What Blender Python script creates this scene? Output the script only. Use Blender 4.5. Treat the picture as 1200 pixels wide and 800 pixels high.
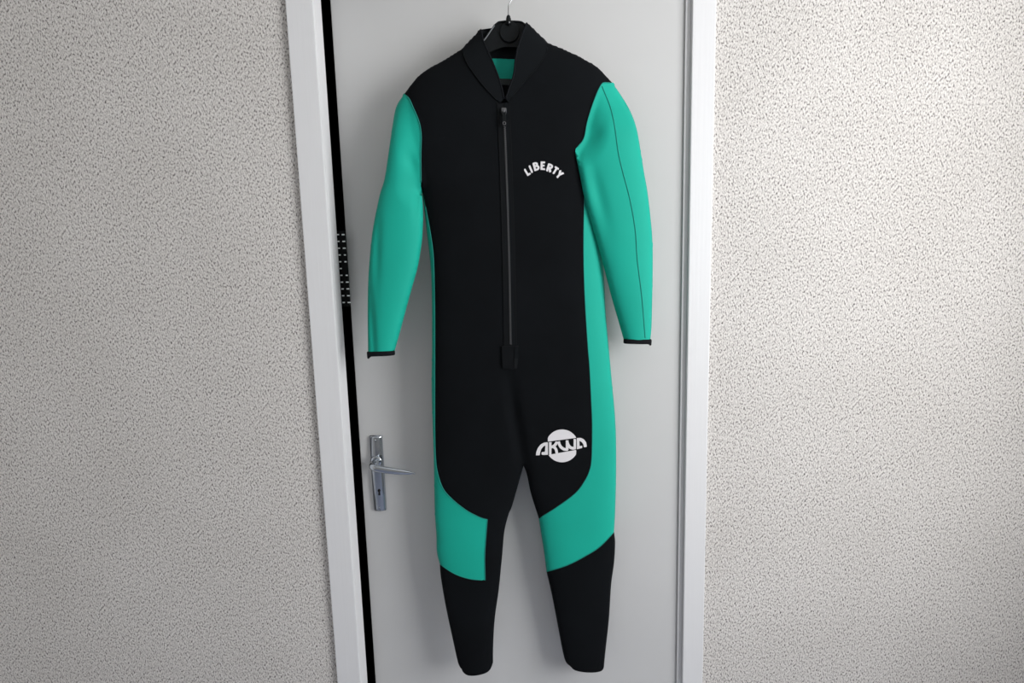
import bpy, bmesh, math, random
import numpy as np
from mathutils import Vector, Matrix
from mathutils.geometry import delaunay_2d_cdt

for o in list(bpy.data.objects): bpy.data.objects.remove(o)
random.seed(3)
C = bpy.context.scene.collection
SC = bpy.context.scene

# ------------------------------------------------------------------ camera
F_PX, D, ZC = 620.0, 1.16, 1.43
up = Vector((-133, 4800, F_PX)).normalized()
Fw = Vector((0, 0, -1)); Yc = (Fw - Fw.dot(up)*up).normalized(); Xc = Yc.cross(up)
MR = Matrix((Xc, Yc, up))
CAM = Vector((0, -D, ZC))
cam = bpy.data.cameras.new('camera'); cam.sensor_width = 36; cam.lens = F_PX/1200*36; cam.clip_start = .02
co = bpy.data.objects.new('camera', cam); C.objects.link(co)
co.matrix_world = Matrix.Translation(CAM) @ MR.to_4x4()
SC.camera = co

# ------------------------------------------------------------------ world, light, exposure
w = bpy.data.worlds.new('sky'); SC.world = w; w.use_nodes = True
w.node_tree.nodes['Background'].inputs[0].default_value = (.72, .86, 1, 1)
w.node_tree.nodes['Background'].inputs[1].default_value = 1.2
def area(name, loc, rot, sx, sy, power, col):
    l = bpy.data.lights.new(name, 'AREA'); l.shape = 'RECTANGLE'; l.size = sx; l.size_y = sy
    l.energy = power; l.color = col
    o = bpy.data.objects.new(name, l); C.objects.link(o); o.location = loc; o.rotation_euler = rot
    return o
# daylight entering through window_1 in the right-hand wall
area('window_daylight', (1.58, -1.34, 1.64), (0, math.radians(90), 0), 1.2, 1.2, 48, (.99, .992, 1))
SC.view_settings.view_transform = 'Standard'; SC.view_settings.look = 'None'
SC.view_settings.gamma = 1; SC.view_settings.use_curve_mapping = False
SC.view_settings.exposure = 0.17

def at(px, py, y):
    """world point on the plane Y=y for a position read off the photograph"""
    d = MR @ Vector((px-600, -(py-400), -F_PX)); t = (y-CAM.y)/d.y
    return CAM + d*t

# ------------------------------------------------------------------ materials
def mat(name, col, rough=.5, metal=0, noise=None, bump=0, bscale=200, sheen=0, spec=.5, coat=0):
    m = bpy.data.materials.new(name); m.use_nodes = True
    nt = m.node_tree; b = nt.nodes['Principled BSDF']
    b.inputs['Base Color'].default_value = (*col, 1); b.inputs['Roughness'].default_value = rough
    b.inputs['Metallic'].default_value = metal; b.inputs['Specular IOR Level'].default_value = spec
    b.inputs['Sheen Weight'].default_value = sheen; b.inputs['Coat Weight'].default_value = coat
    tc = nt.nodes.new('ShaderNodeTexCoord')
    if noise:
        sc, amt = noise
        n = nt.nodes.new('ShaderNodeTexNoise'); n.inputs['Scale'].default_value = sc; n.inputs['Detail'].default_value = 5
        r = nt.nodes.new('ShaderNodeValToRGB')
        r.color_ramp.elements[0].position = .3; r.color_ramp.elements[1].position = .7
        r.color_ramp.elements[0].color = (*[c*(1-amt) for c in col], 1)
        r.color_ramp.elements[1].color = (*[min(1, c*(1+amt)) for c in col], 1)
        nt.links.new(tc.outputs['Object'], n.inputs['Vector']); nt.links.new(n.outputs[0], r.inputs[0])
        nt.links.new(r.outputs[0], b.inputs['Base Color'])
    if bump:
        n = nt.nodes.new('ShaderNodeTexNoise'); n.inputs['Scale'].default_value = bscale; n.inputs['Detail'].default_value = 3
        bp = nt.nodes.new('ShaderNodeBump'); bp.inputs['Strength'].default_value = bump; bp.inputs['Distance'].default_value = .001
        nt.links.new(tc.outputs['Object'], n.inputs['Vector']); nt.links.new(n.outputs[0], bp.inputs['Height'])
        nt.links.new(bp.outputs[0], b.inputs['Normal'])
    return m

def stucco_mat():
    m = bpy.data.materials.new('sprayed_plaster'); m.use_nodes = True
    nt = m.node_tree; b = nt.nodes['Principled BSDF']; b.inputs['Roughness'].default_value = .9
    L = nt.links
    tc = nt.nodes.new('ShaderNodeTexCoord'); mp = nt.nodes.new('ShaderNodeMapping')
    mp.inputs['Rotation'].default_value = (0, math.radians(35), 0); mp.inputs['Scale'].default_value = (1, 1, .62)
    L.new(tc.outputs['Object'], mp.inputs[0])
    n1 = nt.nodes.new('ShaderNodeTexNoise'); n1.inputs['Scale'].default_value = 315; n1.inputs['Detail'].default_value = 2.5
    n1.inputs['Roughness'].default_value = .55
    n2 = nt.nodes.new('ShaderNodeTexNoise'); n2.inputs['Scale'].default_value = 600; n2.inputs['Detail'].default_value = 2
    n3 = nt.nodes.new('ShaderNodeTexNoise'); n3.inputs['Scale'].default_value = 4; n3.inputs['Detail'].default_value = 3
    for n in (n1, n2): L.new(mp.outputs[0], n.inputs['Vector'])
    L.new(tc.outputs['Object'], n3.inputs['Vector'])
    r = nt.nodes.new('ShaderNodeValToRGB'); e = r.color_ramp.elements
    e[0].position = .30; e[0].color = (.07, .062, .058, 1); e[1].position = .44; e[1].color = (.54, .510, .485, 1)
    e2 = e.new(.375); e2.color = (.24, .222, .212, 1)
    e3 = e.new(.60); e3.color = (.76, .73, .70, 1)
    L.new(n1.outputs[0], r.inputs[0])
    mix = nt.nodes.new('ShaderNodeMix'); mix.data_type = 'RGBA'; mix.blend_type = 'MULTIPLY'; mix.inputs[0].default_value = .22
    L.new(r.outputs[0], mix.inputs[6]); 
    r3 = nt.nodes.new('ShaderNodeValToRGB'); r3.color_ramp.elements[0].position = .35; r3.color_ramp.elements[1].position = .65
    r3.color_ramp.elements[0].color = (.75, .74, .72, 1)
    L.new(n3.outputs[0], r3.inputs[0]); L.new(r3.outputs[0], mix.inputs[7])
    L.new(mix.outputs[2], b.inputs['Base Color'])
    ad = nt.nodes.new('ShaderNodeMath'); ad.operation = 'MULTIPLY_ADD'; ad.inputs[1].default_value = .4
    L.new(n2.outputs[0], ad.inputs[0]); L.new(n1.outputs[0], ad.inputs[2])
    bp = nt.nodes.new('ShaderNodeBump'); bp.inputs['Strength'].default_value = .6; bp.inputs['Distance'].default_value = .0016
    L.new(ad.outputs[0], bp.inputs['Height']); L.new(bp.outputs[0], b.inputs['Normal'])
    return m

def brushed_paint(name, col, rough, dirn='z'):
    """painted wood: faint brush streaks along the length"""
    m = mat(name, col, rough)
    nt = m.node_tree; b = nt.nodes['Principled BSDF']; L = nt.links
    tc = nt.nodes.new('ShaderNodeTexCoord'); mp = nt.nodes.new('ShaderNodeMapping')
    mp.inputs['Scale'].default_value = (160, 160, 5)
    n = nt.nodes.new('ShaderNodeTexNoise'); n.inputs['Scale'].default_value = 1; n.inputs['Detail'].default_value = 3
    L.new(tc.outputs['Object'], mp.inputs[0]); L.new(mp.outputs[0], n.inputs['Vector'])
    bp = nt.nodes.new('ShaderNodeBump'); bp.inputs['Strength'].default_value = .25; bp.inputs['Distance'].default_value = .0008
    L.new(n.outputs[0], bp.inputs['Height']); L.new(bp.outputs[0], b.inputs['Normal'])
    return m

M = {}
M['stucco'] = stucco_mat()
M['trim'] = brushed_paint('white_trim_paint', (.725, .722, .726), .45)
M['door'] = mat('door_paint', (.60, .598, .59), .38, noise=(2.5, .025), bump=.08, bscale=60)
M['ceiling'] = mat('ceiling_paint', (.8, .8, .78), .9, bump=.1, bscale=90)
M['floor'] = mat('grey_floor_tile', (.32, .35, .45), .45, noise=(6, .1))
M['paint'] = mat('plain_wall_paint', (.62, .60, .56), .9, bump=.2, bscale=150)
M['dark'] = mat('hall_darkness_black', (.012, .013, .012), .9, bump=.2, bscale=80)  # near-black colour stands in for the darkness of the unlit hall
M['neo'] = mat('black_neoprene', (.0034, .0042, .0052), .85, noise=(9, .18), bump=.25, bscale=900, sheen=0, spec=.09)
M['neoC'] = mat('black_neoprene_collar', (.0042, .0054, .0066), .8, bump=.3, bscale=900, sheen=0, spec=.10)
M['teal'] = mat('teal_nylon_neoprene', (.006, .365, .270), .7, noise=(7, .04), bump=.2, bscale=1000, sheen=0, spec=.22)
M['tealS'] = mat('teal_seam_thread', (.004, .24, .19), .8, bump=.3, bscale=1500)
M['blkS'] = mat('black_seam_thread', (.0055, .0065, .0075), .8, bump=.3, bscale=1500, spec=.15)
M['bind'] = mat('black_edge_binding', (.004, .0048, .0065), .75, bump=.3, bscale=1200, spec=.12)
M['white'] = mat('white_screen_print', (.70, .68, .69), .7, bump=.3, bscale=700)
M['ink'] = mat('print_outline_grey', (.10, .09, .10), .7)
M['plastic'] = mat('black_hanger_plastic', (.0045, .0058, .0066), .5, bump=.05, bscale=300, spec=.16)
M['plasticL'] = mat('pale_plastic_edge', (.09, .10, .105), .35)
M['chrome'] = mat('chromed_metal', (.46, .49, .53), .12, 1, bump=.03, bscale=30)
M['wire'] = mat('steel_wire', (.35, .35, .35), .28, 1)
M['zipm'] = mat('zip_teeth_metal', (.13, .13, .135), .45, .5)
M['zipp'] = mat('zip_tape_cloth', (.0042, .005, .006), .6, bump=.5, bscale=1400, spec=.08)
M['hole'] = mat('keyhole_dark', (.003, .003, .003), .9)
M['label'] = mat('grey_woven_label', (.018, .026, .026), .7, bump=.3, bscale=1200)
M['blackpl'] = mat('black_slotted_plastic', (.004, .0045, .0045), .6, spec=.1)
M['slot'] = mat('pale_slot_inserts', (.88, .9, .89), .5)
M['glass'] = mat('window_glass', (1, 1, 1), .02); M['glass'].node_tree.nodes['Principled BSDF'].inputs['Transmission Weight'].default_value = 1

# ------------------------------------------------------------------ helpers
def mesh_obj(name, verts, faces, m, parent=None, smooth=False):
    me = bpy.data.meshes.new(name); me.from_pydata([tuple(v) for v in verts], [], faces); me.validate(); me.update()
    if m: me.materials.append(m)
    if smooth:
        for p in me.polygons: p.use_smooth = True
    o = bpy.data.objects.new(name, me); C.objects.link(o)
    if parent: o.parent = parent
    return o
def bm_obj(name, bm, m, parent=None, smooth=False):
    bmesh.ops.recalc_face_normals(bm, faces=bm.faces)
    me = bpy.data.meshes.new(name); bm.to_mesh(me); bm.free()
    if m: me.materials.append(m)
    if smooth:
        for p in me.polygons: p.use_smooth = True
    o = bpy.data.objects.new(name, me); C.objects.link(o)
    if parent: o.parent = parent
    return o
def bx(bm, a, b, bev=0, seg=2):
    t = bmesh.new()
    bmesh.ops.create_cube(t, size=1)
    for v in t.verts:
        v.co = Vector([(a[i]+b[i])/2 + v.co[i]*(b[i]-a[i]) for i in range(3)])
    if bev: bmesh.ops.bevel(t, geom=list(t.edges), offset=bev, segments=seg, affect='EDGES', profile=.7)
    me = bpy.data.meshes.new('t'); t.to_mesh(me); t.free(); bm.from_mesh(me); bpy.data.meshes.remove(me)
def box(name, a, b, m, parent=None, bev=0, seg=2):
    bm = bmesh.new(); bx(bm, a, b, bev, seg); return bm_obj(name, bm, m, parent, False)
def struct(o): o['kind'] = 'structure'; return o
def empty(name, loc, label=None, cat=None, group=None):
    o = bpy.data.objects.new(name, None); C.objects.link(o); o.location = loc; o.empty_display_size = .05
    if label: o['label'] = label
    if cat: o['category'] = cat
    if group: o['group'] = group
    return o
def keep(child, parent):
    """parent without moving (parents are unrotated empties)"""
    child.parent = parent; child.matrix_parent_inverse = Matrix.Translation(-Vector(parent.location))
    return child
def loft(path, secs, n=20, cap=True, side=Vector((0, 0, 1))):
    """elliptical tube: path points, secs = (half-size across 'side' x-normal, half-size along side)"""
    vs, fs = [], []
    P = [Vector(p) for p in path]
    for i, p in enumerate(P):
        t = (P[min(i+1, len(P)-1)]-P[max(i-1, 0)]).normalized()
        a = t.cross(side); a = a.normalized() if a.length > 1e-4 else Vector((1, 0, 0))
        b = a.cross(t).normalized()
        for k in range(n):
            an = 2*math.pi*k/n
            vs.append(p + a*math.cos(an)*secs[i][0] + b*math.sin(an)*secs[i][1])
    for i in range(len(P)-1):
        for k in range(n):
            fs.append((i*n+k, i*n+(k+1) % n, (i+1)*n+(k+1) % n, (i+1)*n+k))
    if cap:
        fs.append(tuple(range(n-1, -1, -1))); fs.append(tuple((len(P)-1)*n+k for k in range(n)))
    return vs, fs
def tube(name, path, r, m, parent=None, n=8):
    v, f = loft(path, [(r, r)]*len(path), n, side=Vector((.13, 1, .07)).normalized())
    return mesh_obj(name, v, f, m, parent, True)

def crom(P, sub=8, closed=False):
    P = [np.array(p, float) for p in P]
    if len(P) < 3: return [P[0]+(P[-1]-P[0])*t for t in np.linspace(0, 1, sub+1)]
    out = []
    for i in range(len(P)-1):
        p0 = P[i-1] if i > 0 else 2*P[0]-P[1]
        p1, p2 = P[i], P[i+1]
        p3 = P[i+2] if i+2 < len(P) else 2*P[-1]-P[-2]
        for k in range(sub):
            t = k/sub
            out.append(.5*((2*p1)+(-p0+p2)*t+(2*p0-5*p1+4*p2-p3)*t*t+(-p0+3*p1-3*p2+p3)*t**3))
    out.append(P[-1]); return out
def resample(P, step):
    P = np.array(P); s = np.r_[0, np.cumsum(np.linalg.norm(np.diff(P, axis=0), axis=1))]
    n = max(1, int(round(s[-1]/step)))
    q = np.linspace(0, s[-1], n+1)
    return [np.array([np.interp(v, s, P[:, k]) for k in range(P.shape[1])]) for v in q]

# ------------------------------------------------------------------ room shell
XL, XR, ZT = -.383, .385, 2.065            # clear door opening
RX0, RX1, RY, RZ = -2.0, 1.5, -3.9, 2.5
TW = .07                                    # wall thickness
bm = bmesh.new()
bx(bm, (RX0, 0, 0), (-.425, TW, RZ)); bx(bm, (.43, 0, 0), (RX1, TW, RZ)); bx(bm, (-.425, 0, ZT+.045), (.43, TW, RZ))
struct(bm_obj('wall_front', bm, M['stucco']))
struct(box('floor', (RX0, RY, -.05), (RX1, 1.7, 0), M['floor']))
struct(box('ceiling', (RX0, RY, RZ), (RX1, 1.7, RZ+.05), M['ceiling']))
struct(box('wall_left', (RX0-.1, RY, 0), (RX0, TW, RZ), M['paint']))
struct(box('wall_rear', (RX0-.1, RY-.1, 0), (RX1+.1, RY, RZ), M['paint']))
WY0, WY1, WZ0, WZ1 = -2.0, -.69, 1.0, 2.32
bm = bmesh.new()
bx(bm, (RX1, RY, 0), (RX1+.2, WY0, RZ)); bx(bm, (RX1, WY1, 0), (RX1+.2, TW, RZ))
bx(bm, (RX1, WY0, 0), (RX1+.2, WY1, WZ0)); bx(bm, (RX1, WY0, WZ1), (RX1+.2, WY1, RZ))
struct(bm_obj('wall_right', bm, M['paint']))
# window frame set at the outer face of the opening, daylight enters in front of it
wf = struct(empty('window_1', (RX1+.15, (WY0+WY1)/2, WZ0)))
bm = bmesh.new(); x0, x1 = RX1+.13, RX1+.18
for a, b in (((WY0, WZ0), (WY0+.06, WZ1)), ((WY1-.06, WZ0), (WY1, WZ1)), ((WY0+.06, WZ0), (WY1-.06, WZ0+.06)), ((WY0+.06, WZ1-.06), (WY1-.06, WZ1)),
             (((WY0+WY1)/2-.04, WZ0+.06), ((WY0+WY1)/2+.04, WZ1-.06))):
    bx(bm, (x0, a[0], a[1]), (x1, b[0], b[1]))
keep(bm_obj('window_frame', bm, M['trim']), wf)
for a, b in ((WY0+.06, (WY0+WY1)/2-.04), ((WY0+WY1)/2+.04, WY1-.06)):
    keep(box('pane', (x0+.02, a, WZ0+.06), (x0+.026, b, WZ1-.06), M['glass']), wf)
# dark hall behind the door, seen only through the gap beside the leaf
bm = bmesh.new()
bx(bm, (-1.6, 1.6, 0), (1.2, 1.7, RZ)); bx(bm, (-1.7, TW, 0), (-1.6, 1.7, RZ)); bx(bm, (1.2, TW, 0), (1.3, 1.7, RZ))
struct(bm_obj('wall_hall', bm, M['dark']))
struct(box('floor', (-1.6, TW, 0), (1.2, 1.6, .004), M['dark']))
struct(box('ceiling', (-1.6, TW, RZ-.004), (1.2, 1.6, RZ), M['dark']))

# door casing: two jambs and a head, each with architrave face and reveal
FY, RYE = -.012, .040
def jamb(name, xin, xout, zt, reveal):
    bm = bmesh.new(); s = 1 if xout > xin else -1
    bx(bm, (min(xin, xout), FY, 0), (max(xin, xout), .0, zt), .0022, 2)
    bx(bm, (min(xin, xin+s*.040), -.001, 0), (max(xin, xin+s*.040), reveal, zt-.05), .0008, 1)
    return struct(bm_obj(name, bm, M['trim']))
jamb('trim_1', XL, -.4385, ZT+.052, RYE)
jamb('trim_2', XR, .4330, ZT+.052, .052)
struct(box('trim_4', (.3743, -.001, 0), (.3849, .05, ZT), M['trim'], bev=.0006))   # rebate strip beside the hinge edge
bm = bmesh.new(); bx(bm, (XL, FY, ZT), (XR, 0, ZT+.052), .002, 2); bx(bm, (XL, -.001, ZT), (XR, RYE, ZT+.04))
struct(bm_obj('trim_3', bm, M['trim']))
# baseboards
struct(box('baseboard_left', (RX0, -.012, 0), (-.4385, 0, .08), M['trim'], bev=.002))
struct(box('baseboard_right', (.433, -.012, 0), (RX1, 0, .08), M['trim'], bev=.002))

# door leaf, ajar: hinged on the right, left edge pushed back
HXD, HYD = .3738, .004
door = struct(empty('door_1', (HXD, HYD, 0)))
DW = .7505
ang = -math.atan2(.070, DW)
def dl(x, y, z): return (x, y, z)
leaf = box('door_leaf', (-DW, 0, .008), (0, .038, ZT-.004), M['door'], door, bev=.0018, seg=2)
door.rotation_euler = (0, 0, ang)
DMI = (Matrix.Translation((HXD, HYD, 0)) @ Matrix.Rotation(ang, 4, 'Z')).inverted()
for z in (.25, 1.05, 1.85):                  # hinge knuckles on the far side of the rebate
    v, f = loft([(.004, .046, z-.045), (.004, .046, z+.045)], [(.006, .006)]*2, 12, side=Vector((1, 0, 0)))
    mesh_obj('hinge', v, f, M['chrome'], door, True)
def door_y(x): return HYD + (HXD-x)/DW*.070

# ------------------------------------------------------------------ chrome lever handle on the door
pt, pb = at(441.5, 509, .075), at(446.3, 596, .075)
hx, hz0, hz1 = (pt.x+pb.x)/2, pb.z, pt.z
hy = door_y(hx)
def H(x, y, z): return DMI @ Vector((x, y, z))
hand = bpy.data.objects.new('door_handle', None); C.objects.link(hand); hand.parent = door
hand.location = H(hx, hy, hz0)
hand.empty_display_size = .05
hm = Matrix.Translation(-Vector(hand.location))
def hp(name, v, f, m, smooth=True):          # part of the handle given in world coordinates at rest
    o = mesh_obj(name, [hm @ (DMI @ Vector(p)) for p in v], f, m, hand, smooth); return o
# back plate: faceted, slightly convex, rounded ends
hw = .0155
prof = [(-1, .0), (-1, .35), (-.86, .62), (-.45, .92), (-.1, 1), (.30, 1), (.62, .90), (.88, .60), (1, .35), (1, 0)]
rows = [(0, .55, .955), (.006, .85, .985), (.02, 1, 1), (.25, 1, 1), (.5, 1, 1), (.75, 1, 1), (.98, 1, 1), (.994, .85, .985), (1, .55, .955)]
v, f = [], []; n = len(prof)
for t, dep, wd in rows:
    z = hz0+(hz1-hz0)*t
    sag = .0025*(1-(2*t-1)**2)
    for a, b in prof: v.append((hx+a*hw*wd*(1+.03*(1-abs(2*t-1))), hy-b*.0095*dep-(sag if b > .4 else 0), z + (.0015*(1-a*a)*(1 if t > .5 else -1) if t in (0, 1) else 0)))
for i in range(len(rows)-1):
    for k in range(n-1): f.append((i*n+k, i*n+k+1, (i+1)*n+k+1, (i+1)*n+k))
f.append(tuple(range(n))); f.append(tuple((len(rows)-1)*n+k for k in reversed(range(n))))
hp('backplate', v, f, M['chrome'], False)
# lever: neck out of the plate, sweeps round and tapers to a flat point
kz = at(446, 540, .06).z
path = [(hx, hy-.004, kz), (hx, hy-.02, kz), (hx-.001, hy-.033, kz), (hx+.001, hy-.044, kz-.0005), (hx+.009, hy-.051, kz-.002), (hx+.022, hy-.053, kz-.0045),
        (hx+.045, hy-.052, kz-.0095), (hx+.068, hy-.050, kz-.014), (hx+.086, hy-.047, kz-.0175), (hx+.098, hy-.045, kz-.020)]
secs = [(.0105, .0105), (.0092, .0092), (.009, .009), (.0088, .0090), (.0070, .0088), (.0056, .0084), (.0046, .0078), (.0036, .0062), (.0024, .0038), (.0008, .0010)]
pp = resample([np.r_[a, b] for a, b in zip(map(np.array, crom([np.array(p) for p in path], 4)), crom([np.array(s) for s in secs], 4))], .003)
v, f = loft([Vector(q[:3]) for q in pp], [(q[3], q[4]) for q in pp], 24)
hp('lever', v, f, M['chrome'])
v, f = loft([(hx, hy-.008, kz), (hx, hy-.0135, kz), (hx, hy-.015, kz)], [(.0145, .0145), (.0138, .0138), (.0115, .0115)], 28)
hp('lever_collar', v, f, M['chrome'])
kh = at(444.6, 576, .06)
bm = bmesh.new()
def disc(cx, cz, r, y0, y1, n=16): return loft([(cx, y0, cz), (cx, y1, cz)], [(r, r)]*2, n)
v, f = disc(kh.x, kh.z+.004, .0034, hy-.0105, hy-.0132)
k0 = len(v)
bb = [(-.0012, -.009), (.0012, -.009), (.0018, -.002), (.0018, .004), (-.0018, .004), (-.0018, -.002)]
bb = [(-.0022, -.0075), (.0022, -.0075), (.0014, .003), (-.0014, .003)]
v += [(kh.x+a, hy-.0132, kh.z+b) for a, b in bb] + [(kh.x+a, hy-.0105, kh.z+b) for a, b in bb]
f += [(k0, k0+1, k0+2, k0+3), (k0+4, k0+7, k0+6, k0+5)] + [(k0+i, k0+4+i, k0+4+(i+1) % 4, k0+(i+1) % 4) for i in range(4)]
hp('keyhole', v, f, M['hole'], False)
for z in (hz0+.010, hz1-.010):               # plate fixing screws
    v, f = loft([(hx, hy-.0085, z), (hx, hy-.0106, z)], [(.0022, .0022)]*2, 12); hp('screw', v, f, M['chrome'])

# ------------------------------------------------------------------ black slotted strip in the gap
YR = .046
gt, gb = at(401, 272, YR), at(408, 358, YR)
rail = empty('slotted_strip', (gt.x, YR+.003, gb.z), 'narrow black slotted strip with pale dashes in the gap beside the door leaf', 'strip')
keep(box('strip_body', (at(394, 300, YR).x-.012, YR+.0016, gb.z-.002), (at(404, 300, YR).x+.003, YR+.005, gt.z+.003), M['blackpl']), rail)
for i in range(11):
    py = 274.8 + i*7.95
    for k, (dx, ww) in enumerate(((-3.3+.0*i, .0050), (3.0, .0064 - (.0018 if i in (3, 4, 6) else 0)))):
        if i == 5 and k: continue
        p = at(399.0+i*.70+dx, py, YR)
        keep(box('dash', (p.x-ww/2, YR-.0002, p.z-.0014), (p.x+ww/2, YR+.0017, p.z+.0014), M['slot'], bev=.0003, seg=1), rail)

# ------------------------------------------------------------------ wetsuit: outline fields
YB, YSL, YSR = -.020, -.034, -.040           # mid planes of body and sleeves
S = {}
S['cl'] = [(563.5, 34.6), (552.5, 46), (541, 58)]
S['shl'] = [(541, 58), (521, 70.3), (500, 82), (486.9, 93.2), (474, 109.7)]
S['sideL'] = [(493.5, 217), (497, 245), (500, 271), (504, 305), (505.8, 336.5), (506.3, 400), (505.8, 452.5), (506.8, 492), (508.4, 544), (509.6, 600), (511.4, 626), (512, 646.5), (515.3, 660.7)]
S['shinL'] = [(515.3, 660.7), (516.8, 677.5), (522.5, 711), (530.2, 747), (536.7, 776), (540.6, 783)]
S['hemL'] = [(540.6, 783), (548.3, 786), (561, 785), (573, 782), (577.8, 775.7)]
S['innL'] = [(577.8, 775.7), (578, 755), (579.9, 724), (584.5, 690.4), (588.4, 651.7), (591, 623), (596, 602.6), (600, 593), (608, 565), (613.5, 545.5)]
S['innR'] = [(613.5, 545.5), (617.5, 556), (622.3, 578.5), (631.5, 607.3)]
S['kneeR'] = [(631.5, 607.3), (632.6, 615), (637.5, 646.5), (640.5, 669.7)]
S['shinR'] = [(640.5, 669.7), (646.5, 695.6), (653, 729), (659.4, 762.7), (663.3, 775.7), (668.5, 780.3)]
S['hemR'] = [(668.5, 780.3), (686, 781.4), (704.6, 781.9), (708, 778)]
S['outR'] = [(708, 778), (709.8, 760), (713.7, 724), (716.2, 685), (719.6, 659.4), (720.9, 636), (719.6, 623)]
S['sideR'] = [(719.6, 623), (720.9, 600), (722, 557.5), (722, 518), (720.7, 486.6), (717.6, 452.5), (714.7, 421), (710.2, 370.6), (708.4, 336.5), (706, 300), (701, 260), (696, 225), (690, 192)]
S['armhR'] = [(690, 192), (703, 170), (713, 138), (718, 97.6)]          # hidden under the sleeve
S['shr'] = [(718, 97.6), (710, 89), (699.7, 78.7), (684, 69.5), (665.6, 60.4), (640.7, 50)]
S['cr'] = [(640.7, 50), (629, 38), (617.5, 27)]
S['armhL'] = [(474, 109.7), (472, 150), (480, 190), (493.5, 217)]       # hidden side of the armhole
# sleeve outlines
A = {}
A['Lout'] = [(474, 109.7), (464.5, 124.7), (460, 147), (455.4, 178.5), (450.5, 210), (444.9, 228.9), (437, 268), (433, 305), (431.2, 336.5), (430.9, 375), (431.3, 412)]
A['Linn'] = [(493.5, 217), (495.8, 245), (495.5, 268), (494, 286.6), (489.5, 313), (483, 336.5), (473.7, 370.6), (468, 392), (462.6, 410.8)]
A['Lcuff'] = [(431.3, 412), (447, 411.6), (462.6, 410.8)]
A['Rout'] = [(718, 97.6), (728.6, 113), (739, 131), (746.4, 152), (751, 178.5), (755, 203), (759, 226), (762.7, 257.7), (764.8, 286.6), (764.8, 331), (763.6, 381), (762.2, 397.6)]
A['Rinn'] = [(674.8, 174), (674.6, 181), (678.7, 201), (685.3, 234), (692, 257.7), (701, 289), (707.6, 313), (715.5, 344), (724.7, 376), (730.7, 397.2)]
A['Rcuff'] = [(762.2, 397.6), (745, 398.6), (730.7, 397.2)]
SEAM = {}
SEAM['armL'] = [(474, 109.7), (480, 116.5), (484.2, 126), (490.8, 141.7), (493.6, 157.5), (493.2, 183.7), (493.5, 217)]
SEAM['armR'] = [(718, 97.6), (711, 97), (705, 98.6), (697, 115.5), (688.5, 141.7), (684, 162.7), (674.8, 174)]
SEAM['tL'] = [(493.5, 217), (498.7, 242), (504, 271), (507.3, 294.5), (508.6, 318), (509.4, 360), (509.5, 410), (509.4, 470), (509.6, 505), (510.5, 536.5), (513, 555), (519.7, 573), (531.5, 586), (547, 598), (563, 606.3), (571, 608.5)]
SEAM['kR'] = [(571, 608.5), (569.3, 631), (568, 651.7), (568.5, 679.6)]
SEAM['kB'] = [(568.5, 679.6), (551, 678), (532.8, 672), (515.3, 660.7)]
SEAM['tR'] = [(690, 192), (685.5, 215), (684.8, 239), (684, 268), (684, 305), (685.3, 347), (688.5, 400), (691, 431.5), (692.7, 465.6), (694, 497), (693.4, 536.5), (690.6, 552), (684, 565.4), (673.5, 578.5), (652.5, 594), (631.5, 607.3)]
SEAM['kBR'] = [(640.5, 669.7), (664.6, 662), (685, 651.7), (703.3, 640), (719.6, 623)]
SEAM['colL'] = [(541, 58), (548, 75), (562, 95), (577, 112), (586.5, 121)]
SEAM['colR'] = [(640.7, 50), (640.5, 61.7), (630, 79), (615.7, 94.5), (604, 109), (595.5, 120)]
SEAM['neckL'] = [(563.5, 34.6), (566.5, 49), (575, 68), (583, 88), (588, 104), (590.5, 116), (586.5, 121)][:6]
SEAM['neckR'] = [(617.5, 27), (612, 41), (606.5, 58), (604, 72), (602, 88), (597, 103), (592.5, 116)]

G = .0025; GX0, GZ0, GNX, GNZ = -.36, .38, 280, 660
def plane(P, y, sub=8):
    return [np.array((q.x, q.z)) for q in (at(a, b, y) for a, b in crom(P, sub))]
def raster(poly):
    P = np.array(poly); xs = GX0+np.arange(GNX)*G; zs = GZ0+np.arange(GNZ)*G
    X, Z = np.meshgrid(xs, zs); ins = np.zeros(X.shape, bool)
    j = len(P)-1
    for i in range(len(P)):
        xi, zi, xj, zj = P[i, 0], P[i, 1], P[j, 0], P[j, 1]
        if zi != zj:
            c = ((zi > Z) != (zj > Z)) & (X < (xj-xi)*(Z-zi)/(zj-zi)+xi); ins ^= c
        j = i
    return ins
def screened(mask, L, it=1100):
    u = np.zeros(mask.shape); k = (G/L)**2; m = mask.astype(float)
    for _ in range(it):
        s = np.zeros_like(u); s[1:-1, 1:-1] = u[:-2, 1:-1]+u[2:, 1:-1]+u[1:-1, :-2]+u[1:-1, 2:]
        u = (s+k)/(4+k)*m
    return u
def smooth_edge(u, poly, L):
    """replace the stepped raster edge by the exact distance to the outline"""
    d = segdist(list(poly)+[poly[0]]); base = 1-np.exp(-d/L)
    ok = (u > 0) & (d > .0055)
    num = blur(np.where(ok, u/np.maximum(base, 1e-4), 0), 24); den = blur(ok.astype(float), 24)
    r_ = np.where(den > 1e-3, num/np.maximum(den, 1e-3), 1.0)
    t = np.clip((d-.004)/.006, 0, 1)
    ins = raster(poly)
    return np.where(ins, np.where(t > 0, u*t, 0)+np.clip(r_*base, 0, 1)*(1-t), 0)
def blur(a, n):
    for _ in range(n):
        b = a.copy(); b[1:-1, 1:-1] = (a[1:-1, 1:-1]*4+a[:-2, 1:-1]+a[2:, 1:-1]+a[1:-1, :-2]+a[1:-1, 2:])/8; a = b
    return a
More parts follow.
